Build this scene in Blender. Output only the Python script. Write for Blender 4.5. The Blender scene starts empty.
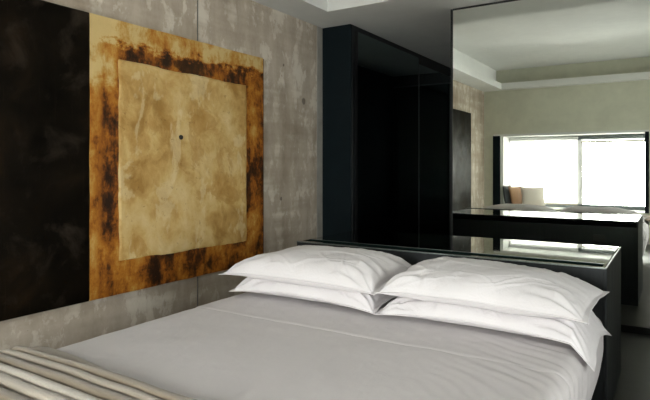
import bpy, bmesh, math, random
from mathutils import Vector, Matrix, noise as MN
random.seed(7)
S = bpy.context.scene
COL = S.collection
V = Vector

# ------------------------------------------------------------------ helpers
def lerp(a, b, t): return a + (b - a) * t
def sstep(a, b, x):
    t = min(1.0, max(0.0, (x - a) / (b - a)))
    return t * t * (3 - 2 * t)
def nz(x, y, z=0.0): return MN.noise(V((x, y, z)))
def fbm(x, y, z=0.0, o=4): return MN.fractal(V((x, y, z)), 1.0, 2.0, o)

def box(bm, x0, x1, y0, y1, z0, z1):
    vs = [bm.verts.new((x, y, z)) for z in (z0, z1) for y in (y0, y1) for x in (x0, x1)]
    for f in ((0, 2, 3, 1), (4, 5, 7, 6), (0, 1, 5, 4), (2, 6, 7, 3), (0, 4, 6, 2), (1, 3, 7, 5)):
        bm.faces.new([vs[i] for i in f])

def boxes(*bs):
    bm = bmesh.new()
    for b in bs: box(bm, *b)
    return bm

def obj(name, bm, mat, parent=None, bevel=0.0, smooth=False, org=None):
    """one mesh object; bmesh is given in room coordinates"""
    if org is None: org = V(parent['_o']) if parent is not None and '_o' in parent else V((0, 0, 0))
    org = V(org)
    bmesh.ops.recalc_face_normals(bm, faces=bm.faces[:])
    for v in bm.verts: v.co -= org
    me = bpy.data.meshes.new(name); bm.to_mesh(me); bm.free()
    me.materials.append(mat)
    if smooth:
        for p in me.polygons: p.use_smooth = True
    o = bpy.data.objects.new(name, me); COL.objects.link(o)
    if parent is not None:
        o.parent = parent
    else:
        o.location = org
    o['_o'] = tuple(org)
    if bevel:
        m = o.modifiers.new('Bevel', 'BEVEL'); m.width = bevel; m.segments = 2
        m.limit_method = 'ANGLE'
    return o

def tag(o, label, cat, group=None):
    o['label'] = label; o['category'] = cat
    if group: o['group'] = group
    return o

def thing(name, label, cat, loc, group=None):
    o = bpy.data.objects.new(name, None); COL.objects.link(o)
    o.location = loc; o['_o'] = tuple(loc); o.empty_display_size = .1
    return tag(o, label, cat, group)

def struct(name, bm, mat, parent=None, **k):
    o = obj(name, bm, mat, parent, **k)
    if parent is None: o['kind'] = 'structure'
    return o

def grid_mesh(nu, nv, fn, closed=False):
    bm = bmesh.new()
    g = [[bm.verts.new(fn(i / (nu - 1), j / (nv - 1))) for j in range(nv)] for i in range(nu)]
    for i in range(nu - 1):
        for j in range(nv - 1):
            bm.faces.new((g[i][j], g[i + 1][j], g[i + 1][j + 1], g[i][j + 1]))
    return bm

# ------------------------------------------------------------------ node helpers
class NT:
    def __init__(s, name):
        m = bpy.data.materials.new(name); m.use_nodes = True
        s.m = m; s.n = m.node_tree.nodes; s.l = m.node_tree.links; s.n.clear()
        s.out = s.n.new('ShaderNodeOutputMaterial')
        s.b = s.n.new('ShaderNodeBsdfPrincipled')
        s.l.new(s.b.outputs[0], s.out.inputs[0])
        s.tc = s.n.new('ShaderNodeTexCoord')
    def set(s, **k):
        for a, v in k.items():
            i = s.b.inputs[a.replace('_', ' ')]
            if hasattr(v, 'is_output') or isinstance(v, bpy.types.NodeSocket): s.l.new(v, i)
            else: i.default_value = v
        return s
    def _in(s, node, idx, v):
        if isinstance(v, bpy.types.NodeSocket): s.l.new(v, node.inputs[idx])
        elif v is not None: node.inputs[idx].default_value = v
    def co(s, scale=(1, 1, 1), loc=(0, 0, 0), rot=(0, 0, 0)):
        n = s.n.new('ShaderNodeMapping'); s.l.new(s.tc.outputs['Object'], n.inputs[0])
        n.inputs['Location'].default_value = loc; n.inputs['Scale'].default_value = scale
        n.inputs['Rotation'].default_value = rot
        return n.outputs[0]
    def noise(s, co, scale, detail=4, rough=.55, dist=0.0):
        n = s.n.new('ShaderNodeTexNoise'); s.l.new(co, n.inputs['Vector'])
        n.inputs['Scale'].default_value = scale; n.inputs['Detail'].default_value = detail
        n.inputs['Roughness'].default_value = rough; n.inputs['Distortion'].default_value = dist
        return n.outputs['Fac']
    def vor(s, co, scale, feat='F1'):
        n = s.n.new('ShaderNodeTexVoronoi'); s.l.new(co, n.inputs['Vector']); n.feature = feat
        n.inputs['Scale'].default_value = scale
        return n.outputs['Distance']
    def ramp(s, fac, *stops):
        n = s.n.new('ShaderNodeValToRGB'); s.l.new(fac, n.inputs[0])
        e = n.color_ramp.elements
        while len(e) < len(stops): e.new(.5)
        for el, (p, c) in zip(e, stops):
            el.position = p
            el.color = (c, c, c, 1) if not isinstance(c, tuple) else (*c, 1)
        return n.outputs[0]
    def math(s, op, a, b=None, c=None, clamp=False):
        n = s.n.new('ShaderNodeMath'); n.operation = op; n.use_clamp = clamp
        s._in(n, 0, a); s._in(n, 1, b); s._in(n, 2, c)
        return n.outputs[0]
    def mix(s, fac, a, b, mode='MIX'):
        n = s.n.new('ShaderNodeMix'); n.data_type = 'RGBA'; n.blend_type = mode
        s._in(n, 0, fac)
        for idx, v in ((6, a), (7, b)):
            if isinstance(v, tuple): v = (*v, 1)
            s._in(n, idx, v)
        return n.outputs[2]
    def xyz(s, co=None):
        n = s.n.new('ShaderNodeSeparateXYZ'); s.l.new(co or s.tc.outputs['Object'], n.inputs[0])
        return n.outputs[0], n.outputs[1], n.outputs[2]
    def smooth(s, x, a, b):
        n = s.n.new('ShaderNodeMapRange'); n.interpolation_type = 'SMOOTHSTEP'
        s._in(n, 0, x); n.inputs[1].default_value = a; n.inputs[2].default_value = b
        return n.outputs[0]
    def bump(s, h, strength=.3, dist=.01):
        n = s.n.new('ShaderNodeBump'); s.l.new(h, n.inputs['Height'])
        n.inputs['Strength'].default_value = strength; n.inputs['Distance'].default_value = dist
        s.l.new(n.outputs[0], s.b.inputs['Normal']); return s

def plain(name, col, rough=.5, metal=0.0, var=.12, scale=6, spec=.5, bump=0.0, bscale=60):
    t = NT(name); c = t.co()
    f = t.noise(c, scale, 4)
    d = tuple(x * (1 - var) for x in col); u = tuple(min(1, x * (1 + var)) for x in col)
    t.set(Base_Color=t.ramp(f, (.3, d), (.7, u)), Roughness=rough, Metallic=metal, Specular_IOR_Level=spec)
    if bump: t.bump(t.noise(c, bscale, 3), bump, .004)
    return t.m

# ------------------------------------------------------------------ materials
def m_concrete():
    t = NT('raw_concrete')
    c = t.co(); x, y, z = t.xyz()
    big = t.noise(t.co((1, 1.0, .7)), 1.7, 5, .6, .2)
    streak = t.noise(t.co((1, 4, .7)), 2.2, 4, .55, .1)
    patch = t.noise(t.co((1, 1.5, .9), (3.1, 0, 7)), 4.2, 9, .68, .15)
    band = t.noise(t.co((.2, .5, 7), (0, 3, 0)), 1.3, 3, .5)
    fine = t.noise(c, 30, 5, .7)
    f = t.math('MULTIPLY_ADD', streak, .28, t.math('MULTIPLY', big, .40))
    f = t.math('MULTIPLY_ADD', band, .22, f)
    f = t.math('MULTIPLY_ADD', fine, .12, f)
    col = t.ramp(f, (.36, (.27, .215, .16)), (.47, (.38, .315, .245)), (.56, (.47, .40, .325)), (.68, (.57, .505, .42)))
    wp = t.ramp(patch, (.515, 0.0), (.555, .75), (.62, 1.0))
    wp = t.math('MULTIPLY', wp, t.ramp(t.math('MULTIPLY_ADD', band, .5, t.math('MULTIPLY', big, .5)), (.42, .05), (.56, .8)))
    col = t.mix(wp, col, (.67, .615, .53))
    pores = t.ramp(t.vor(c, 26), (.03, 1.0), (.07, 0.0))
    pores = t.math('MULTIPLY', pores, t.ramp(t.noise(c, 9, 2), (.6, 0.0), (.68, .8)))
    col = t.mix(pores, col, (.09, .075, .06))
    for (yy, zz, r) in ((4.466, 1.92, .036), (4.137, 2.225, .014), (4.10, .98, .02)):   # plugged tie holes
        dy = t.math('SUBTRACT', y, yy); dz = t.math('MULTIPLY', t.math('SUBTRACT', z, zz), .9)
        d = t.math('SQRT', t.math('ADD', t.math('MULTIPLY', dy, dy), t.math('MULTIPLY', dz, dz)))
        d = t.math('MULTIPLY_ADD', t.math('SUBTRACT', fine, .5), .02, d)
        col = t.mix(t.math('MULTIPLY', t.math('SUBTRACT', 1.0, t.smooth(d, r * .7, r)), .7), col, (.10, .08, .065))
    t.set(Base_Color=col, Roughness=.85, Specular_IOR_Level=.25)
    t.bump(t.math('MULTIPLY_ADD', patch, .5, t.noise(c, 55, 4)), .2, .005)
    return t.m

def m_plaster(name, col, var=.10):
    t = NT(name); c = t.co()
    f = t.math('MULTIPLY_ADD', t.noise(c, 1.1, 5, .6, .5), .7, t.math('MULTIPLY', t.noise(c, 9, 5), .3))
    d = tuple(x * (1 - var) for x in col); u = tuple(x * (1 + var) for x in col)
    t.set(Base_Color=t.ramp(f, (.35, d), (.65, u)), Roughness=.8, Specular_IOR_Level=.25)
    t.bump(t.noise(c, 40, 3), .08, .004)
    return t.m

def m_linen(name, col, wr=.22, weave=True):
    t = NT(name); c = t.co()
    w1 = t.noise(t.co((1, 1, 1)), 9, 5, .6, 1.2)
    w2 = t.noise(t.co((3, 1, 2), rot=(0, 0, .6)), 7, 4, .6, .8)
    f = t.noise(c, 3, 3)
    t.set(Base_Color=t.ramp(f, (.3, tuple(x * .97 for x in col)), (.7, col)), Roughness=.85,
          Specular_IOR_Level=.2, Sheen_Weight=.15, Sheen_Roughness=.6)
    h = t.math('MULTIPLY_ADD', w2, .7, w1)
    h = t.math('MULTIPLY_ADD', t.noise(c, 420, 2), .02, h)
    t.bump(h, wr, .02)
    return t.m

def m_knit():
    t = NT('woven_wool'); a = t.n.new('ShaderNodeAttribute'); a.attribute_name = 'fold_tone'
    c = t.co()
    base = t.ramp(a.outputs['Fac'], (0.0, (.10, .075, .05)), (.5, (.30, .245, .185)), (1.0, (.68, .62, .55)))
    w = t.n.new('ShaderNodeTexWave'); t.l.new(t.co(), w.inputs['Vector']); w.bands_direction = 'X'
    w.inputs['Scale'].default_value = 95; w.inputs['Distortion'].default_value = 1.5
    col = t.mix(t.math('MULTIPLY', t.noise(c, 160, 3), .5), base, (.22, .18, .13), 'MIX')
    t.set(Base_Color=col, Roughness=.95, Specular_IOR_Level=.1, Sheen_Weight=.3)
    t.bump(t.math('MULTIPLY_ADD', w.outputs['Fac'], .5, t.noise(c, 260, 2)), .35, .003)
    return t.m

def m_dark_canvas():
    t = NT('dark_lacquer_paint'); c = t.co(); x, y, z = t.xyz()
    cl = t.noise(t.co((1, 1.2, 1.2)), 2.6, 6, .6, .5)
    patch = t.ramp(t.noise(t.co((1, 1.6, 1.6), (0, 4.4, 1)), 2.2, 6, .65, .4), (.52, 0.0), (.72, 1.0))
    scr = t.ramp(t.noise(t.co((1, 22, 1.2)), 3, 3, .6), (.63, 0.0), (.72, .5))
    col = t.ramp(cl, (.3, (.002, .0017, .0012)), (.55, (.0055, .0038, .002)), (.75, (.016, .009, .004)))
    col = t.mix(t.math('MULTIPLY', patch, .8), col, (.034, .025, .018))
    col = t.mix(t.math('MULTIPLY', scr, .3), col, (.035, .022, .012))
    t.set(Base_Color=col, Roughness=t.ramp(cl, (.35, .36), (.65, .55)), Specular_IOR_Level=.05)
    t.bump(t.math('MULTIPLY_ADD', scr, .3, t.noise(t.co(), 12, 6, .65)), .25, .008)
    return t.m

def m_ochre_border():
    # local y runs along the wall (0..1.69), z upwards (0..1.77)
    t = NT('ochre_paint'); c = t.co(); x, y, z = t.xyz()
    n1 = t.noise(t.co((1, 1.6, 1.0)), 2.6, 8, .66, .2)
    n2 = t.noise(t.co((1, 3.5, 1.5), (0, 2, 5)), 5.0, 7, .7, .2)
    n3 = t.noise(t.co((1, 1, 3.2), (0, 7, 2)), 4.5, 8, .7, .2)
    blo = t.noise(t.co((1, 1.2, 1.2), (0, 4, 11)), 6.5, 8, .72, .2)
    f = t.math('MULTIPLY_ADD', n2, .55, t.math('MULTIPLY', n1, .95))
    f = t.math('MULTIPLY_ADD', blo, .75, f)
    f = t.math('SUBTRACT', f, .69)
    zj = t.math('MULTIPLY_ADD', t.math('SUBTRACT', n3, .5), .24, z)
    zk = t.math('MULTIPLY_ADD', t.math('SUBTRACT', blo, .5), .22, zj)
    top = t.smooth(zk, 1.60, 1.66)                      # pale upper strip
    midb = t.math('MULTIPLY', t.smooth(zj, 1.46, 1.50), t.math('SUBTRACT', 1.0, top))
    yj = t.math('MULTIPLY_ADD', t.math('SUBTRACT', n1, .5), .12, y)
    leftb = t.math('SUBTRACT', 1.0, t.smooth(t.math('MULTIPLY_ADD', t.math('SUBTRACT', blo, .5), .25, yj), .04, .09))
    f = t.math('MULTIPLY_ADD', top, .25, f)
    f = t.math('MULTIPLY_ADD', leftb, .14, f)
    f = t.math('MULTIPLY_ADD', midb, -.05, f)
    upl = t.math('MULTIPLY', t.smooth(zj, 1.30, 1.42), t.math('SUBTRACT', 1.0, t.smooth(yj, .16, .24)))
    f = t.math('MULTIPLY_ADD', upl, .26, f)
    col = t.ramp(f, (.27, (.020, .008, .003)), (.36, (.085, .026, .005)), (.43, (.23, .072, .008)),
                 (.54, (.38, .145, .016)), (.66, (.47, .26, .060)), (.80, (.58, .42, .18)))
    # the dark blot in the upper band
    by = t.math('MULTIPLY', t.math('SUBTRACT', yj, .84), 1 / .16)
    bz = t.math('MULTIPLY', t.math('SUBTRACT', zj, 1.545), 1 / .06)
    r = t.math('ADD', t.math('POWER', t.math('ABSOLUTE', by), 4.0), t.math('POWER', t.math('ABSOLUTE', bz), 4.0))
    blot = t.math('SUBTRACT', 1.0, t.smooth(t.math('MULTIPLY_ADD', t.math('SUBTRACT', blo, .5), 3.0, r), .4, 1.1))
    col = t.mix(t.math('MULTIPLY', blot, .85), col, (.026, .011, .004))
    t.set(Base_Color=col, Roughness=.5, Specular_IOR_Level=.25)
    t.bump(t.math('MULTIPLY_ADD', blo, .8, t.noise(c, 24, 5, .7)), .4, .008)
    return t.m

def m_cream_impasto():
    t = NT('cream_paint'); c = t.co(); x, y, z = t.xyz()
    n1 = t.noise(t.co((1, 1, 1)), 1.9, 5, .55, .5)
    n2 = t.noise(t.co((1, 1.2, 1), (0, 5, 3)), 5.0, 6, .6, .35)
    n3 = t.noise(t.co((1, 1, 1.1), (0, 1, 9)), 2.7, 6, .58, .6)
    f = t.math('MULTIPLY_ADD', n2, .65, t.math('MULTIPLY', n1, .6))
    f = t.math('SUBTRACT', f, .135)
    col = t.ramp(f, (.36, (.35, .195, .052)), (.45, (.48, .295, .095)), (.53, (.58, .395, .155)), (.66, (.66, .50, .25)))
    st = t.ramp(n3, (.555, 0.0), (.575, 1.0), (.66, .55))           # tan washes with a crisp rim
    col = t.mix(t.math('MULTIPLY', st, .5), col, (.38, .20, .045))
    lt = t.ramp(t.noise(t.co((1, 1.3, .8), (0, 8, 4)), 3.1, 6, .6, .4), (.56, 0.0), (.60, 1.0))
    col = t.mix(t.math('MULTIPLY', lt, .4), col, (.72, .60, .36))
    sc = t.ramp(t.noise(t.co((1, 3.5, 3.5), (0, 3, 3)), 6, 5, .75, .5), (.62, 0.0), (.68, 1.0))
    col = t.mix(t.math('MULTIPLY', sc, .6), col, (.22, .11, .03))
    t.set(Base_Color=col, Roughness=.55, Specular_IOR_Level=.25)
    t.bump(t.math('MULTIPLY_ADD', n2, 1.0, t.noise(c, 12, 5, .6, .5)), .55, .012)
    return t.m

def m_black_gloss(name, col, rough=.06, spec=.5, ior=1.5, var=.02):
    t = NT(name); c = t.co()
    t.set(Base_Color=(*col, 1), Roughness=t.ramp(t.noise(c, 4, 5), (.3, rough), (.7, rough + var)),
          Specular_IOR_Level=spec, IOR=ior, Specular_Tint=(.78, 1, 1, 1))
    return t.m

def m_steel(name, col, rough=.45, metal=.6):
    t = NT(name)
    s = t.noise(t.co((6, 6, .5)), 5, 5, .65)
    d = tuple(x * .75 for x in col); u = tuple(x * 1.3 for x in col)
    t.set(Base_Color=t.ramp(s, (.3, d), (.7, u)), Roughness=t.ramp(s, (.3, rough), (.7, rough + (.12 if rough > .1 else .02))), Metallic=metal)
    return t.m

def m_mirror():
    t = NT('silvered_mirror'); c = t.co()
    t.set(Base_Color=(.90, .925, .87, 1), Metallic=1.0, Roughness=0.0)
    return t.m

def m_floor():
    t = NT('dark_stone_floor'); c = t.co()
    f = t.math('MULTIPLY_ADD', t.noise(c, 1.6, 6, .6, .5), .6, t.math('MULTIPLY', t.noise(c, 14, 6, .65), .4))
    col = t.ramp(f, (.35, (.020, .0215, .020)), (.65, (.036, .038, .035)))
    b = t.n.new('ShaderNodeTexBrick'); t.l.new(t.co(), b.inputs['Vector'])
    b.inputs['Scale'].default_value = 1.0; b.inputs['Brick Width'].default_value = 1.2
    b.inputs['Row Height'].default_value = 1.2; b.inputs['Mortar Size'].default_value = .003
    b.offset = 0
    col = t.mix(b.outputs['Fac'], col, (.016, .017, .016))
    t.set(Base_Color=col, Roughness=.38, Specular_IOR_Level=.4)
    return t.m

def m_glass():
    m = bpy.data.materials.new('window_glass'); m.use_nodes = True
    n = m.node_tree.nodes; l = m.node_tree.links; n.clear()
    o = n.new('ShaderNodeOutputMaterial'); mx = n.new('ShaderNodeMixShader')
    tr = n.new('ShaderNodeBsdfTransparent'); gl = n.new('ShaderNodeBsdfGlossy'); fr = n.new('ShaderNodeFresnel')
    gl.inputs['Roughness'].default_value = 0.0; tr.inputs[0].default_value = (.93, .96, .95, 1)
    l.new(fr.outputs[0], mx.inputs[0]); l.new(tr.outputs[0], mx.inputs[1]); l.new(gl.outputs[0], mx.inputs[2])
    l.new(mx.outputs[0], o.inputs[0]); return m

def m_blind():
    m = bpy.data.materials.new('blind_cloth'); m.use_nodes = True
    n = m.node_tree.nodes; l = m.node_tree.links; n.clear()
    o = n.new('ShaderNodeOutputMaterial'); mx = n.new('ShaderNodeMixShader'); m2 = n.new('ShaderNodeMixShader')
    tr = n.new('ShaderNodeBsdfTransparent'); tl = n.new('ShaderNodeBsdfTranslucent'); df = n.new('ShaderNodeBsdfDiffuse')
    tl.inputs[0].default_value = (.80, .80, .78, 1); df.inputs[0].default_value = (.8, .79, .77, 1)
    tc = n.new('ShaderNodeTexCoord'); w = n.new('ShaderNodeTexNoise'); w.inputs['Scale'].default_value = 30
    l.new(tc.outputs['Object'], w.inputs['Vector'])
    mr = n.new('ShaderNodeMapRange'); mr.inputs[3].default_value = .12; mr.inputs[4].default_value = .15
    l.new(w.outputs['Fac'], mr.inputs[0])
    m2.inputs[0].default_value = .35
    l.new(tl.outputs[0], m2.inputs[1]); l.new(df.outputs[0], m2.inputs[2])
    l.new(mr.outputs[0], mx.inputs[0]); l.new(m2.outputs[0], mx.inputs[1]); l.new(tr.outputs[0], mx.inputs[2])
    l.new(mx.outputs[0], o.inputs[0]); return m

M = dict(
    concrete=m_concrete(),
    ceiling=m_plaster('ceiling_paint', (.76, .76, .735), .05),
    wallpaint=m_plaster('olive_grey_plaster', (.60, .60, .485), .09),
    white=m_plaster('white_plaster', (.72, .72, .70), .03),
    black=plain('black_paint', (.006, .007, .008), .4),
    teal=plain('blackened_steel', (.0045, .0095, .0125), .6, spec=.12),
    gloss=m_black_gloss('black_glass', (.0012, .0016, .0018), .012, .5, 2.9, .01),
    top=m_steel('polished_top', (.36, .38, .37), .015, 1.0),
    slot=m_black_gloss('dark_green_glass', (.006, .014, .012), .01, .5, 1.18, .01),
    edge=m_steel('brushed_edge', (.22, .24, .235), .3, .8),
    side=m_steel('black_steel_sheet', (.016, .019, .021), .42, .4),
    floor=m_floor(), mirror=m_mirror(), glass=m_glass(), blind=m_blind(),
    frame_w=plain('white_frame', (.72, .72, .72), .4, var=.03),
    frame_g=plain('grey_frame', (.20, .23, .24), .4, var=.06),
    sheet=m_linen('white_sheet', (.60, .562, .570), .10),
    pillow=m_linen('white_pillowcase', (.76, .725, .742), .2),
    mattress=plain('mattress_ticking', (.7, .69, .67), .9),
    knit=m_knit(), dark=m_dark_canvas(), ochre=m_ochre_border(), cream=m_cream_impasto(),
    lump=plain('black_lump', (.012, .010, .008), .6),
    tan=m_linen('tan_cloth', (.28, .16, .085), .15), creamc=m_linen('cream_cloth', (.62, .57, .50), .15),
    greyc=m_linen('charcoal_cloth', (.045, .05, .055), .15),
    bead=plain('grey_joint', (.30, .285, .255), .8, var=.15),
)

# ------------------------------------------------------------------ dimensions (metres; camera stands at x=y=0)
CZ = 1.275
WX = -3.08           # concrete wall
RX = 2.3             # wall on the right, out of view
MY = 4.85            # mirror face
WY = -.835           # window wall face
SZ = 2.71            # soffit
HZ = 3.09            # raised ceiling
PX = -2.74           # wardrobe front in the passage
EY = 8.0             # end of the passage

# ------------------------------------------------------------------ setting
struct('floor', boxes((WX - .2, RX + .2, WY - .3, EY + .3, -.12, 0)), M['floor'])
struct('wall_left', boxes((WX - .2, WX, WY - .2, 4.70, 0, HZ + .1)), M['concrete'])
struct('trim_1', boxes((WX - .2, WX + .004, 4.703, 4.818, 0, SZ)), M['bead'], bevel=.004)
struct('trim_2', boxes((WX, WX + .003, 3.032, 3.044, 0, SZ)), plain('joint_filler', (.17, .155, .135), .9, var=.2))
qy0, qy1, qz0, qz1 = -.55, 2.0, .25, 2.4  # opening for the added fill window, out of view
struct('wall_right', boxes((RX, RX + .2, WY - .2, qy0, 0, HZ + .1), (RX, RX + .2, qy1, MY + .2, 0, HZ + .1),
       (RX, RX + .2, qy0, qy1, 0, qz0), (RX, RX + .2, qy0, qy1, qz1, HZ + .1)), M['white'])
struct('wall_back', boxes((-1.705, RX + .2, MY + .02, MY + .16, 0, SZ)), M['black'])
struct('wall_passage_right', boxes((-1.705, -1.55, MY + .16, EY, 0, SZ)), M['black'])
struct('wall_passage_end', boxes((WX - .2, -1.55, EY, EY + .2, 0, SZ)), M['black'])
struct('wall_passage_left', boxes((WX - .2, WX, 4.818, EY, 0, SZ)), M['black'])
# window wall with the opening of the seat niche
wx0, wx1, wz0, wz1 = -2.90, -.36, .51, 1.86
NY = WY - .70        # window plane
struct('wall_window', boxes((WX - .2, wx0, WY - .2, WY, 0, HZ + .1), (wx1, RX + .2, WY - .2, WY, 0, HZ + .1),
       (wx0, wx1, WY - .2, WY, wz1, HZ + .1), (wx0, wx1, WY - .2, WY, 0, wz0)), M['wallpaint'])
nx0 = -2.775
struct('wall_niche', boxes((wx0 - .1, nx0, NY - .12, WY - .2, wz0 - .1, wz1 + .1), (wx1, wx1 + .1, NY - .12, WY - .2, wz0 - .1, wz1 + .1),
       (wx0, wx1, NY - .12, WY - .2, wz1, wz1 + .1), (wx0, wx1, NY - .12, WY - .2, wz0 - .1, wz0)), M['white'])
# steel lining of the niche
struct('trim_3', boxes((wx0 - .012, nx0, WY - .002, WY + .012, wz0, wz1), (wx1 - .06, wx1, WY - .05, WY + .012, wz0, wz1)), M['teal'], bevel=.002)
struct('trim_4', boxes((wx0 + .0, wx1 - .0, WY - .12, WY + .004, wz1 - .012, wz1 + .03)), M['white'], bevel=.002)
# ceiling: soffit on all sides and a raised field
rx0, rx1, ry0, ry1 = -2.71, 1.9, WY + .18, 4.32
sb = .14
bm = boxes((WX - .2, RX + .2, WY - .2, ry0 - .24, SZ + .11, HZ), (WX - .2, RX + .2, ry1 + sb, MY + .2, SZ + .11, HZ),
           (WX - .2, rx0 - sb, ry0 - .24, ry1 + sb, SZ + .11, HZ), (rx1 + sb, RX + .2, ry0 - .24, ry1 + sb, SZ + .11, HZ),
           (WX - .2, RX + .2, WY - .2, MY + .2, HZ, HZ + .12), (WX - .2, -1.55, MY + .2, EY + .2, SZ, SZ + .2))
struct('ceiling', bm, M['ceiling'])
bm = boxes((WX - .2, RX + .2, WY - .2, ry0, SZ, SZ + .11), (WX - .2, RX + .2, ry1, MY + .2, SZ, SZ + .11),
           (WX - .2, rx0, ry0, ry1, SZ, SZ + .11), (rx1, RX + .2, ry0, ry1, SZ, SZ + .11))
struct('trim_5', bm, M['ceiling'])
struct('baseboard_back', boxes((-1.70, RX, MY - .012, MY + .018, 0, .055)), M['black'], bevel=.003)

# window
w = bpy.data.objects.new('window_1', None); COL.objects.link(w); w['kind'] = 'structure'
w.location = ((wx0 + wx1) / 2, NY, wz0); w['_o'] = tuple(w.location)
mx = -1.50
obj('frame', boxes((wx0, wx1, NY - .05, NY, wz0, wz0 + .07), (wx0, wx1, NY - .05, NY, wz1 - .09, wz1),
                   (nx0, nx0 + .04, NY - .05, NY, wz0 + .07, wz1 - .09), (wx1 - .05, wx1, NY - .05, NY, wz0 + .07, wz1 - .09)), M['frame_g'], w, bevel=.004)
obj('mullion', boxes((mx - .045, mx + .045, NY - .05, NY + .02, wz0 + .07, wz1 - .09)), M['frame_w'], w, bevel=.004)
obj('pane', boxes((nx0 + .04, mx - .045, NY - .03, NY - .02, wz0 + .07, wz1 - .09)), M['glass'], w)
obj('pane', boxes((mx + .045, wx1 - .05, NY - .03, NY - .02, wz0 + .07, wz1 - .09)), M['glass'], w)

w = bpy.data.objects.new('added_fill_window', None); COL.objects.link(w); w['kind'] = 'structure'  # assumed window, added out of view to let in softening fill light
w.location = (RX + .1, (qy0 + qy1) / 2, qz0); w['_o'] = tuple(w.location)
obj('frame', boxes((RX + .08, RX + .13, qy0, qy1, qz0, qz0 + .06), (RX + .08, RX + .13, qy0, qy1, qz1 - .06, qz1),
                   (RX + .08, RX + .13, qy0, qy0 + .06, qz0 + .06, qz1 - .06), (RX + .08, RX + .13, qy1 - .06, qy1, qz0 + .06, qz1 - .06)), M['frame_g'], w, bevel=.004)
obj('pane', boxes((RX + .10, RX + .11, qy0 + .06, qy1 - .06, qz0 + .06, qz1 - .06)), M['glass'], w)

# roller blinds
def roller(x0, x1, drop, label):
    t = thing('roller_blind', label, 'blind', ((x0 + x1) / 2, NY + .05, wz1 - .01), 'roller blinds at the niche window')
    obj('cassette', boxes((x0, x1, NY + .025, NY + .095, wz1 - .075, wz1 - .013)), M['frame_w'] if drop > .5 else M['frame_g'], t, bevel=.01)
    if drop > .02:
        obj('cloth', boxes((x0 + .01, x1 - .01, NY + .055, NY + .056, wz1 - drop, wz1 - .07)), M['blind'], t)
        obj('bottom_bar', boxes((x0 + .01, x1 - .01, NY + .045, NY + .066, wz1 - drop - .03, wz1 - drop)), plain('beige_bar', (.42, .38, .31), .5), t, bevel=.005)
roller(nx0 + .01, mx - .02, 1.27, 'white roller blind drawn fully down over the left pane')
roller(mx + .02, wx1 - .01, .11, 'grey roller blind rolled up above the bright right pane')

# ------------------------------------------------------------------ mirror
t = thing('wall_mirror', 'huge frameless mirror wall behind the black headboard, reflecting the window', 'mirror', (.2, MY + .008, .055))
obj('glass', boxes((-1.700, RX, MY, MY + .017, .058, SZ - .004)), M['mirror'], t)
obj('edge_strip', boxes((-1.722, -1.7025, MY - .006, MY + .019, .058, SZ - .004)), M['black'], t, bevel=.002)
obj('top_seal', boxes((-1.70, RX, MY - .006, MY - .0005, SZ - .016, SZ - .002)), plain('dark_sealant', (.03, .03, .03), .7, var=.5), t)

# ------------------------------------------------------------------ passage wardrobe of black glass
t = thing('wardrobe', 'floor-to-ceiling black glass wardrobe in the dark passage left of the mirror', 'wardrobe', (PX, 4.82, 0))
obj('end_panel', boxes((WX + .005, PX - .002, 4.80, 4.83, 0, SZ - .003)), M['teal'], t, bevel=.002)
obj('frame', boxes((PX - .06, PX, 4.83, 4.95, 0, SZ - .05), (PX - .06, PX, 4.83, 6.55, SZ - .05, SZ - .003),
                   (PX - .06, PX + .0, 6.55, EY - .01, SZ - .13, SZ - .003)), M['black'], t, bevel=.002)
obj('frame_line', boxes((PX - .01, PX + .004, 4.905, 4.913, 0, SZ - .05)), plain('dark_bronze', (.02, .02, .02), .35, .5), t)
for i, (a, b) in enumerate(((4.953, 6.545), (6.56, EY - .012))):
    d = obj('door', boxes((PX - .03, PX - .004, a, b, .02, SZ - .053 if i == 0 else SZ - .133)), M['gloss'], t)
obj('door_joint', boxes((PX - .03, PX - .002, 6.546, 6.559, .02, SZ - .06)), plain('grey_gasket', (.09, .09, .095), .4), t)
obj('carcass', boxes((WX + .01, PX - .065, 4.84, EY - .02, .02, SZ - .01)), M['black'], t)
# black door in the end wall of the passage
d = bpy.data.objects.new('door_1', None); COL.objects.link(d); d.location = (-2.2, EY - .02, 0); d['_o'] = tuple(d.location); d['kind'] = 'structure'
obj('leaf', boxes((-2.62, -1.80, EY - .035, EY - .005, .01, 2.52)), M['gloss'], d)
obj('head_trim', boxes((-2.70, -1.715, EY - .03, EY - .003, 2.53, 2.545)), plain('grey_trim', (.08, .08, .085), .4), d)

# ------------------------------------------------------------------ headboard console
hx0, hx1, hy0, hy1, hz = -2.155, -.285, 3.045, 3.905, .775
t = thing('headboard_console', 'long black box headboard with polished top behind the pillows', 'headboard', ((hx0 + hx1) / 2, (hy0 + hy1) / 2, 0))
obj('body', boxes((hx0 + .004, hx1 - .012, hy0 + .006, hy1 - .006, 0, hz - .06)), M['side'], t)
obj('end_panel', boxes((hx1 - .012, hx1, hy0, hy1, 0, hz - .003)), M['side'], t, bevel=.0015)
obj('end_panel', boxes((hx0, hx0 + .012, hy0, hy1, 0, hz - .003)), M['side'], t, bevel=.0015)
obj('front_rail', boxes((hx0 + .012, hx1 - .012, hy0, hy0 + .02, hz - .10, hz - .001)), M['side'], t, bevel=.0015)
sl0, sl1 = hy0 + .036, hy0 + .125
obj('top', boxes((hx0 + .012, hx1 - .012, sl1 + .012, hy1, hz - .03, hz)), M['top'], t, bevel=.0012)
obj('top_edge', boxes((hx0 + .0, hx1 - .0, hy0 - .003, hy0 + .008, hz - .006, hz + .001), (hx1 - .006, hx1 + .001, hy0 + .0085, hy1, hz - .006, hz + .001)), M['edge'], t, bevel=.001)
obj('front_lip', boxes((hx0 + .012, hx1 - .012, hy0 + .009, sl0, hz - .03, hz)), M['top'], t)
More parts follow.
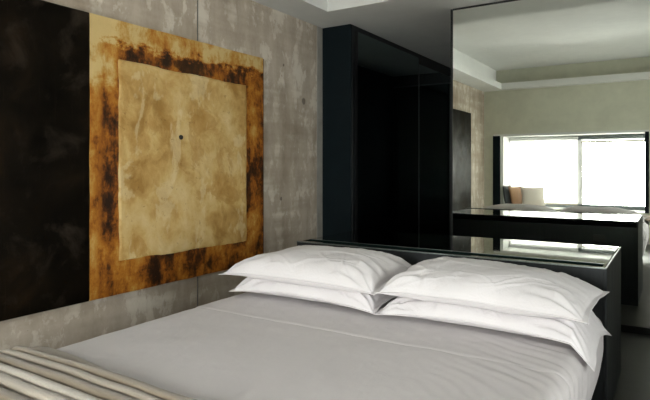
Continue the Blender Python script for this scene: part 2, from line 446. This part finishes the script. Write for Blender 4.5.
obj('slot_end', boxes((hx1 - .022, hx1 - .012, sl0 + .0005, sl1 + .0115, hz - .03, hz)), M['top'], t)
obj('slot_end', boxes((hx0 + .012, hx0 + .022, sl0 + .0005, sl1 + .0115, hz - .03, hz)), M['top'], t)
obj('slot_wall', boxes((hx0 + .022, hx1 - .022, sl1, sl1 + .0085, hz - .03, hz - .0005)), M['slot'], t)
obj('slot_edge', boxes((hx0 + .022, hx1 - .022, sl1 + .009, sl1 + .0118, hz - .03, hz + .001)), M['edge'], t)
bm = bmesh.new(); box(bm, hx0 + .022, hx1 - .022, sl0 + .0005, sl1 - .0005, hz - .045, hz - .022)
obj('slot_glass', bm, M['slot'], t)
sx = -.60
p = obj('socket', boxes((sx - .055, sx + .045, hy1 - .004, hy1 + .004, .575, .635)), M['black'], t, bevel=.003)

# ------------------------------------------------------------------ bed
bx0, bx1, by0, by1, bz = -2.16, -.315, .78, 3.035, .55
t = thing('bed', 'wide low double bed in front of the black headboard', 'bed', ((bx0 + bx1) / 2, (by0 + by1) / 2, 0))
obj('base', boxes((bx0 + .10, bx1 - .12, by0 + .10, by1 - .02, 0, .10)), M['black'], t, bevel=.005)
obj('frame', boxes((bx0 + .02, bx1 - .06, by0 + .03, by1, .10, .27)), M['side'], t, bevel=.01)
obj('mattress', boxes((bx0 + .03, bx1 - .06, by0 + .04, by1 - .005, .27, bz - .02)), M['mattress'], t, bevel=.05, smooth=True)

HEM = 2.075
def bed_profile(s):
    """s in 0..1 across the bed: up the left side, over the top, down the right side -> (x, z)"""
    R = .075; hang = .33
    xa, xb = bx0, bx1 + .02
    L = [hang, math.pi / 2 * R, (xb - xa) - 2 * R, math.pi / 2 * R, hang]
    d = s * sum(L)
    if d < L[0]: return xa, bz - R - hang + d, -1
    d -= L[0]
    if d < L[1]:
        a = d / R; return xa + R - R * math.cos(a), bz - R + R * math.sin(a), -1
    d -= L[1]
    if d < L[2]: return xa + R + d, bz, 0
    d -= L[2]
    if d < L[3]:
        a = d / R; return xb - R + R * math.sin(a), bz - R + R * math.cos(a), 1
    d -= L[3]
    return xb, bz - R - d, 1

def ssmap(u):   # finer sampling near the two edges
    return u
def sheet_pt(u, v, lift=0.0):
    x, z, side = bed_profile(ssmap(u))
    y = lerp(by0 + .01, by1 - .005, v)
    e = max(0.0, 1 - abs(x - (bx1 + .02)) / .5)       # closeness to the right edge
    el = max(0.0, 1 - abs(x - bx0) / .35)
    # gathered creases fanning out of the pillow end of the right edge
    ph = (y - 2.2) * (58 - 22 * e) + (x + .3) * 17 + 2.6 * fbm(x * 2.2, y * 3, 1.3, 3)
    m = e ** 1.1 * sstep(1.1, 1.9, y) * (1 - .6 * sstep(2.3, 2.5, y))
    w = .0040 * m * (math.sin(ph) * .6 + .7 * math.sin(ph * 1.9 + 1 + 2 * nz(x * 4, y * 4)))
    w += .0006 * el * math.sin(y * 17 + 5 * nz(y * 2, 3.1)) * sstep(.1, .5, el)
    w += .004 * fbm(x * 1.7, y * 1.7, 4.1, 3) + .0022 * fbm(x * 9, y * 5, 2.2, 3)
    # long soft bulge towards the hanging side
    c = 1.0 if side == 0 else min(1.0, max(0.0, (z - (bz - .075)) / .075))
    if side == 1: x += (w + .012 * math.sin(y * 5.3)) * (1 - c) - .06 * sstep(.42, .1, z)
    elif side == -1: x -= w * (1 - c)
    z += w * c + lift
    # belly of the mattress
    cx = (x - (bx0 + bx1) / 2) / .95
    z -= .004 * min(1, cx * cx)
    # foot end rounds down
    return V((x, y, z))

def sheet_body(u, v):
    return sheet_pt(u, v)
bm = grid_mesh(240, 240, sheet_body)
sh = obj('bed_sheet', bm, M['sheet'], None, smooth=True, org=((bx0 + bx1) / 2, (by0 + by1) / 2, bz))
tag(sh, 'smooth white bed cover spread over the mattress, hanging over its sides', 'bed cover')
# foot drop of the cover
def foot(u, v):
    x, z, side = bed_profile(u)
    p = sheet_pt(u, 0)
    if v == 0: return p
    zb = lerp(p.z, min(p.z, bz - .36), v)
    return V((p.x, p.y - .04 * math.sin(min(1, v * 4) * math.pi / 2) - .006 * math.sin(x * 13) * v, zb))
obj('foot_drop', grid_mesh(90, 20, foot), M['sheet'], sh, smooth=True)
# turned-down band at the head
def band(u, v):
    uu = lerp(.115, .985, u); y = lerp(HEM, by1 - .01, v)
    p = sheet_pt(uu, (y - by0 - .01) / (by1 - .005 - by0 - .01))
    x, z, side = bed_profile(uu)
    c = 1.0 if side == 0 else min(1.0, max(0.0, (z - (bz - .075)) / .075))
    n = V((side * math.sqrt(max(0, 1 - c * c)), 0, c))
    lift = .0032 + .0010 * nz(x * 5, y * 5, 9) + .0006 * sstep(.03, .024, y - HEM)
    q = p + n * lift
    q.y += .008 * nz(x * 2.3, 1.7) * (1 - v)
    if v == 0: q = p + n * .0005; q.y += .008 * nz(x * 2.3, 1.7)
    return q
obj('turned_down_band', grid_mesh(220, 110, band), M['sheet'], sh, smooth=True)

# ------------------------------------------------------------------ pillows
def bump_prof(a, p=2.4, q=.62, ed=.95):
    a = abs(a) / ed
    return max(0.0, 1 - a ** p) ** q

class Pillow:
    def __init__(s, cx, cy, a, b, H, seed, rot=0.0, left=(3.2, .5), right=(3.2, .5)):
        s.__dict__.update(cx=cx, cy=cy, a=a, b=b, H=H, seed=seed, rot=rot, left=left, right=right)
    def plan(s, u, v):
        x = s.a * u * (1 - .035 * (1 - v * v)) + .012 * nz(v * 2, s.seed) * u
        y = s.b * v * (1 - .075 * (1 - u * u)) + .010 * nz(u * 2.2, s.seed + 3) * abs(v)
        c, n = math.cos(s.rot), math.sin(s.rot)
        return s.cx + c * x - n * y, s.cy + n * x + c * y
    def prof(s, u, v):
        pu, qu = s.right if u > 0 else s.left
        return bump_prof(u, pu, qu, .955) * bump_prof(v, 3.0, .42, .975)
    def thick(s, u, v):
        return s.H * s.prof(u, v)
    def wrinkle(s, u, v):
        m = max(abs(u), abs(v)); w = 0
        e = sstep(.45, .85, abs(u)) * (1 - sstep(.95, 1.0, abs(u)))
        w += .014 * e * nz(u * 1.4 + s.seed, v * 6.0 + 1.2 * nz(u * 3, s.seed), s.seed)
        e2 = sstep(.55, .85, abs(v)) * (1 - sstep(.96, 1.0, abs(v)))
        w += .007 * e2 * nz(u * 8 + s.seed, v * 1.8, s.seed + 5)
        ang = math.atan2(1.03 - abs(v), 1.03 - abs(u))
        rr = math.hypot(1 - abs(u), 1 - abs(v))
        q = (1 if u > 0 else 3) + (5 if v > 0 else 11)
        w += .010 * sstep(.8, .1, rr) * sstep(.0, .1, rr) * math.sin(ang * 13 + q + 4 * nz(rr * 3, q, s.seed))
        w += .010 * fbm(u * 1.8 + s.seed, v * 1.2, 1.7, 3)
        rg = 1 - abs(nz(u * 1.9 + 1.3 * v + s.seed, v * 1.2 - u * .5, s.seed + 8)) * 7
        if rg > 0: w += .004 * rg * rg
        for k, (ca, sa) in enumerate(((.9, .45), (-.35, .93))):     # soft slack creases
            aa = ca * u * 1.5 + sa * v + .35 * nz(u * 1.3, v * 1.3, s.seed + 20 + k)
            bb = -sa * u * 1.5 + ca * v
            q2 = abs(nz(aa * 4.2, bb * 1.1, s.seed + 30 + k))
            w += .0055 * max(0, 1 - q2 * 5) ** 2 * (.3 + .7 * sstep(.3, .8, m)) * sstep(-.15, .25, nz(u * 1.4, v * 1.4, s.seed + 40 + k))
        return w
    def uv_of(s, x, y):
        c, n = math.cos(-s.rot), math.sin(-s.rot)
        dx, dy = x - s.cx, y - s.cy
        return (c * dx - n * dy) / s.a, (n * dx + c * dy) / s.b

def shape_lower(P):
    def f(x, y, u, v):
        pr = P.prof(u, v); seam = .042 * (1 - .75 * (u * v) ** 2) 
        zt = BZ + seam + (P.H - seam) * pr + P.wrinkle(u, v) * min(1, pr * 2)
        pb = bump_prof(u, 5, .8, 1) * bump_prof(v, 5, .8, 1)
        zb = BZ + seam * (1 - pb)
        over = max(0, x - (bx1 - .03), (bx0 + .03) - x)
        d = min(.15, over * .9)
        return zb - d, zt - d
    return f
def shape_upper(P, L, seam, dr):
    lo = shape_lower(L)
    def f(x, y, u, v):
        lu, lv = L.uv_of(x, y)
        inside = abs(lu) < 1 and abs(lv) < 1
        ztl = (lo(x, y, lu, lv)[1] if inside else BZ) + .006
        pr = P.prof(u, v)
        sz = BZ + seam + .010 * nz(u * 2.1, v * 2.1, P.seed) - dr * (u * v) ** 2
        zb = max(ztl, BZ + L.H * .5 + .01) if pr > .03 else ztl
        zb = max(zb, sz - .03) if pr > .0 else max(sz, ztl)
        zb = lerp(sz, zb, min(1, pr * 1.6))
        zb = max(zb, ztl)
        zt = max(sz + (BZ + P.H2 - sz) * pr + P.wrinkle(u, v) * min(1, pr * 2), zb + .003)
        return zb, zt
    return f

def build_pillow(P, fn, name='pillow', nu=170, nv=120):
    bm = bmesh.new()
    top, bot = [], []
    for i in range(nu):
        rt, rb = [], []
        for j in range(nv):
            u = 2 * i / (nu - 1) - 1; v = 2 * j / (nv - 1) - 1
            u = math.copysign(1 - (1 - abs(u)) ** 1.35, u); v = math.copysign(1 - (1 - abs(v)) ** 1.35, v)
            x, y = P.plan(u, v)
            zb, zt = fn(x, y, u, v)
            edge = i in (0, nu - 1) or j in (0, nv - 1)
            rt.append(bm.verts.new((x, y, zb if edge else max(zt, zb + .003))))
            rb.append(rt[-1] if edge else bm.verts.new((x, y, zb)))
        top.append(rt); bot.append(rb)
    for i in range(nu - 1):
        for j in range(nv - 1):
            bm.faces.new((top[i][j], top[i + 1][j], top[i + 1][j + 1], top[i][j + 1]))
            q = [bot[i][j], bot[i][j + 1], bot[i + 1][j + 1], bot[i + 1][j]]
            if len(set(q)) == 4:
                try: bm.faces.new(q)
                except ValueError: pass
    return obj(name, bm, M['pillow'], None, smooth=True, org=(P.cx, P.cy, bz))

BZ = bz + .010
PLL = Pillow(-1.672, 2.63, .46, .285, .135, 1.3, .01)
PRL = Pillow(-.728, 2.62, .474, .285, .135, 6.1, -.02, right=(2.4, .6))
PLU = Pillow(-1.688, 2.625, .49, .315, .13, 3.7, .015, left=(2.6, .6), right=(4.0, .48))
PRU = Pillow(-.731, 2.63, .463, .315, .13, 9.4, -.03, left=(4.5, .42), right=(2.5, .62))
PLU.H2 = PRU.H2 = .250
g = 'white pillows stacked against the headboard'
tag(build_pillow(PLL, shape_lower(PLL)), 'white pillow at the bottom of the left stack on the bed', 'pillow', g)
tag(build_pillow(PRL, shape_lower(PRL)), 'white pillow at the bottom of the right stack, corner drooping over bed side', 'pillow', g)
tag(build_pillow(PLU, shape_upper(PLU, PLL, .130, .02)), 'plump white pillow on top of the left stack beside the concrete wall', 'pillow', g)
tag(build_pillow(PRU, shape_upper(PRU, PRL, .130, .01)), 'plump white pillow on top of the right stack near headboard end', 'pillow', g)

# ------------------------------------------------------------------ folded throw at the foot
def build_throw():
    folds = []          # (y0, y1, height, tone)
    y = 1.195; k = 0
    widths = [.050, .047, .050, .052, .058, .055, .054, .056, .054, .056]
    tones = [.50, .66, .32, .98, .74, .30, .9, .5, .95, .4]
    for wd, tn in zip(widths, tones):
        folds.append((y - wd, y, tn)); y -= wd
    bm = bmesh.new(); lay = bm.verts.layers.float.new('fold_tone')
    NX = 120; per = 12
    rows = []
    xa, xb = bx0 - .014, bx1 + .05
    def spine(s):        # across the bed, dropping down both sides
        R = .07; hang = .24
        L = [hang, math.pi / 2 * R, (xb - xa) - 2 * R, math.pi / 2 * R, hang]; d = s * sum(L)
        if d < L[0]: return V((xa, 0, bz - R - hang + d)), V((-1, 0, 0))
        d -= L[0]
        if d < L[1]:
            a = d / R; return V((xa + R - R * math.cos(a), 0, bz - R + R * math.sin(a))), V((-math.cos(a), 0, math.sin(a)))
        d -= L[1]
        if d < L[2]: return V((xa + R + d, 0, bz)), V((0, 0, 1))
        d -= L[2]
        if d < L[3]:
            a = d / R; return V((xb - R + R * math.sin(a), 0, bz - R + R * math.cos(a))), V((math.sin(a), 0, math.cos(a)))
        d -= L[3]
        return V((xb, 0, bz - R - d)), V((1, 0, 0))
    for i in range(NX):
        s = i / (NX - 1); c, n = spine(s); row = []
        for f, (a, b, tn) in enumerate(folds):
            for q in range(per):
                th = q / (per - 1)
                ww = b - a
                jit = .010 * nz(c.x * 1.6, f * 2.3, 4) + .006 * nz(c.x * 5, f * 1.7, 2)
                yy = b - ww * (.5 - .5 * math.cos(th * math.pi)) * 1.0 + jit + .012 * nz(c.x * 1.1, 7.7)
                hh = .014 + (.029 + .007 * nz(c.x * 2, f * 3.1)) * math.sin(th * math.pi) ** .5
                # each fold leans on the next
                yy -= .012 * math.sin(th * math.pi)
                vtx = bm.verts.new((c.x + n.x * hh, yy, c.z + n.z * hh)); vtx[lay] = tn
                row.append(vtx)
        rows.append(row)
    for i in range(NX - 1):
        for j in range(len(rows[0]) - 1):
            bm.faces.new((rows[i][j], rows[i + 1][j], rows[i + 1][j + 1], rows[i][j + 1]))
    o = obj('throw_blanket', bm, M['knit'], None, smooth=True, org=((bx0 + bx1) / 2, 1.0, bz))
    sm = o.modifiers.new('Solid', 'SOLIDIFY'); sm.thickness = .008; sm.offset = -1
    tag(o, 'beige woven throw pleated into rolls across the foot of the bed', 'blanket')
    # the loose under-layer peeping out beyond the folds at the wall side
    def flap(u, v):
        s = lerp(.10, .60, u); c, n = spine(s)
        yy = lerp(1.27 - .10 * sstep(.15, .9, u), 1.12, v) + .008 * nz(c.x * 3, 2.2)
        h = .006 + .014 * math.sin(min(1, v * 3) * math.pi / 2)
        return V((c.x + n.x * h, yy, c.z + n.z * h))
    bm = grid_mesh(60, 14, flap); lay = bm.verts.layers.float.new('fold_tone')
    for vv in bm.verts: vv[lay] = .72
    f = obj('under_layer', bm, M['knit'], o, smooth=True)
    sm = f.modifiers.new('Solid', 'SOLIDIFY'); sm.thickness = .006
    return o
build_throw()

# ------------------------------------------------------------------ painting on the concrete wall
py0, py1, pys, pz0, pz1 = .10, 3.78, 2.088, .452, 2.222
t = thing('dark_painting', 'huge near-black panel painting on the concrete wall, left of the ochre one', 'painting', (WX, py0, pz0))
def face(y0, y1, z0, z1, xf, amp, sd, ragged=0.0):
    def f(u, v):
        y = lerp(y0, y1, u); z = lerp(z0, z1, v)
        ed = min(u * (y1 - y0), (1 - u) * (y1 - y0), v * (z1 - z0), (1 - v) * (z1 - z0))
        if ragged:
            r = ragged * (1 - sstep(0, .12, ed))
            y += r * (fbm(z * 5, sd, 1.1, 3)); z += r * (fbm(y * 5, sd + 5, 2.1, 3))
        x = xf + amp * fbm(y * 5, z * 5, sd, 5) * sstep(0, .03, ed)
        return V((x, y, z))
    return f
fX = WX + .045
obj('stretcher', boxes((WX + .002, fX - .004, py0 + .004, pys - .006, pz0 + .004, pz1 - .004)), M['black'], t)
obj('canvas', grid_mesh(60, 40, face(py0, pys - .004, pz0, pz1, fX, .003, 3.3)), M['dark'], t, smooth=True)
t = thing('ochre_painting', 'large ochre and cream painting with rust-brown border on the concrete wall', 'painting', (WX, pys, pz0))
obj('stretcher', boxes((WX + .002, fX - .005, pys + .004, py1 + .012, pz0 + .006, pz1 - .002)), M['black'], t)
bm = grid_mesh(110, 110, face(pys, py1, pz0, pz1, fX, .005, 8.1, .003))
obj('border', bm, M['ochre'], t, smooth=True)
def inner(u, v):
    y0, y1 = 2.295, 3.555
    z1b = lerp(1.972, 1.955, u); z0b = lerp(.668, .652, u)
    y = lerp(y0, y1, u); z = lerp(z0b, z1b, v)
    ed = min(u * 1.28, (1 - u) * 1.28, v * 1.32, (1 - v) * 1.32)
    r = .007 * (1 - sstep(0, .1, ed))
    y += r * fbm(z * 6, 1.1, 4.4, 4); z += r * fbm(y * 6, 2.7, 3.3, 4)
    rid = 1 - min(1, abs(nz(y * 5 + 1.5 * nz(y * 3, z * 3, 6), z * 5, 8.3)) * 5)
    x = fX + .007 + .004 * fbm(y * 3.2, z * 3.2, 5.5, 6) + .0035 * rid ** 3 * sstep(.35, .6, nz(y * 1.7, z * 1.7, 2.2) + .4)
    x = lerp(fX + .001, x, sstep(0, .012, ed))
    return V((x, y, z))
ip = obj('cream_field', grid_mesh(150, 150, inner), M['cream'], t, smooth=True)
ip['label'] = 'cream impasto field'
bm = bmesh.new(); bmesh.ops.create_icosphere(bm, subdivisions=3, radius=.017)
for v in bm.verts:
    v.co = V((v.co.x * .6, v.co.y * (1 + .3 * nz(v.co.z * 60, 1)), v.co.z * (1 + .3 * nz(v.co.y * 60, 4)))) + V((fX + .017, 2.815, 1.49))
lp = obj('paint_lump', bm, M['lump'], ip, smooth=True); lp['label'] = 'small black lump'

# ------------------------------------------------------------------ cushions in the window niche
def cushion(center, w, h, d, normal_ang, lean, mat, label, seed):
    bm = bmesh.new(); n = 26
    R = Matrix.Rotation(normal_ang, 4, 'Z') @ Matrix.Rotation(lean, 4, 'X')
    tp, bt = [], []
    for i in range(n):
        a, b = [], []
        for j in range(n):
            u = 2 * i / (n - 1) - 1; v = 2 * j / (n - 1) - 1
            x = w / 2 * u * (1 - .07 * (1 - v * v)); z = h / 2 * v * (1 - .07 * (1 - u * u))
            th = d / 2 * (max(0, 1 - u ** 2) ** .55) * (max(0, 1 - v ** 2) ** .55) + .006 * nz(u * 2 + seed, v * 2)*(1-u*u)*(1-v*v)
            edge = i in (0, n - 1) or j in (0, n - 1)
            p = bm.verts.new(R @ V((x, th, z)) + V(center)); a.append(p)
            b.append(p if edge else bm.verts.new(R @ V((x, -th, z)) + V(center)))
        tp.append(a); bt.append(b)
    for i in range(n - 1):
        for j in range(n - 1):
            bm.faces.new((tp[i][j], tp[i + 1][j], tp[i + 1][j + 1], tp[i][j + 1]))
            q = [bt[i][j], bt[i][j + 1], bt[i + 1][j + 1], bt[i + 1][j]]
            if len(set(q)) == 4: bm.faces.new(q)
    zmin = min(v.co.z for v in bm.verts)
    for v in bm.verts: v.co.z += wz0 + .002 - zmin
    tag(obj('cushion', bm, mat, None, smooth=True, org=(center[0], center[1], wz0)), label, 'cushion', 'cushions on the window seat')
R_ = math.radians
cushion((-2.685, -1.08, .7), .40, .42, .13, R_(-82), R_(10), M['greyc'], 'charcoal cushion against the niche side on the window seat', 1)
cushion((-2.535, -1.11, .7), .42, .41, .11, R_(-68), R_(14), M['tan'], 'tan brown cushion between charcoal and cream cushions on window seat', 4)
cushion((-2.26, -1.17, .7), .44, .40, .12, R_(-28), R_(14), M['creamc'], 'cream cushion in front on the window seat, by the blind', 8)

# ------------------------------------------------------------------ light: overcast daylight through the window, plus fill through an added one on the right
wd = bpy.data.worlds.new('overcast'); S.world = wd; wd.use_nodes = True
bg = wd.node_tree.nodes['Background']; bg.inputs[0].default_value = (1, .98, .95, 1); bg.inputs[1].default_value = 6.0
def area(name, loc, rot, sx, sy, power, col):
    L = bpy.data.lights.new(name, 'AREA'); L.shape = 'RECTANGLE'; L.size = sx; L.size_y = sy; L.energy = power; L.color = col
    o = bpy.data.objects.new(name, L); COL.objects.link(o); o.location = loc; o.rotation_euler = rot
    return o
area('daylight', ((wx0 + wx1) / 2, NY - .22, (wz0 + wz1) / 2 + .05), (R_(90), 0, 0), 2.7, 1.6, 350, (1, .958, .935))
area('daylight', (RX + .35, (qy0 + qy1) / 2, 1.45), (R_(90), 0, R_(90)), 2.5, 2.2, 62, (1, .958, .935))  # fill lamp behind the added right-hand window, softens the room light

# ------------------------------------------------------------------ camera
cam = bpy.data.cameras.new('camera'); co = bpy.data.objects.new('camera', cam); COL.objects.link(co)
co.location = (0, 0, CZ)
co.rotation_euler = (R_(90), 0, math.atan2(350, 552))
cam.sensor_width = 36; cam.lens = 552 / 650 * 36; cam.shift_y = -33 / 650
cam.clip_start = .02
S.camera = co
vs = S.view_settings
vs.view_transform = 'Standard'; vs.look = 'None'; vs.exposure = 0.0; vs.gamma = 1; vs.use_curve_mapping = False
S.display_settings.display_device = 'sRGB'
for o in list(bpy.data.objects):
    if '_o' in o: del o['_o']
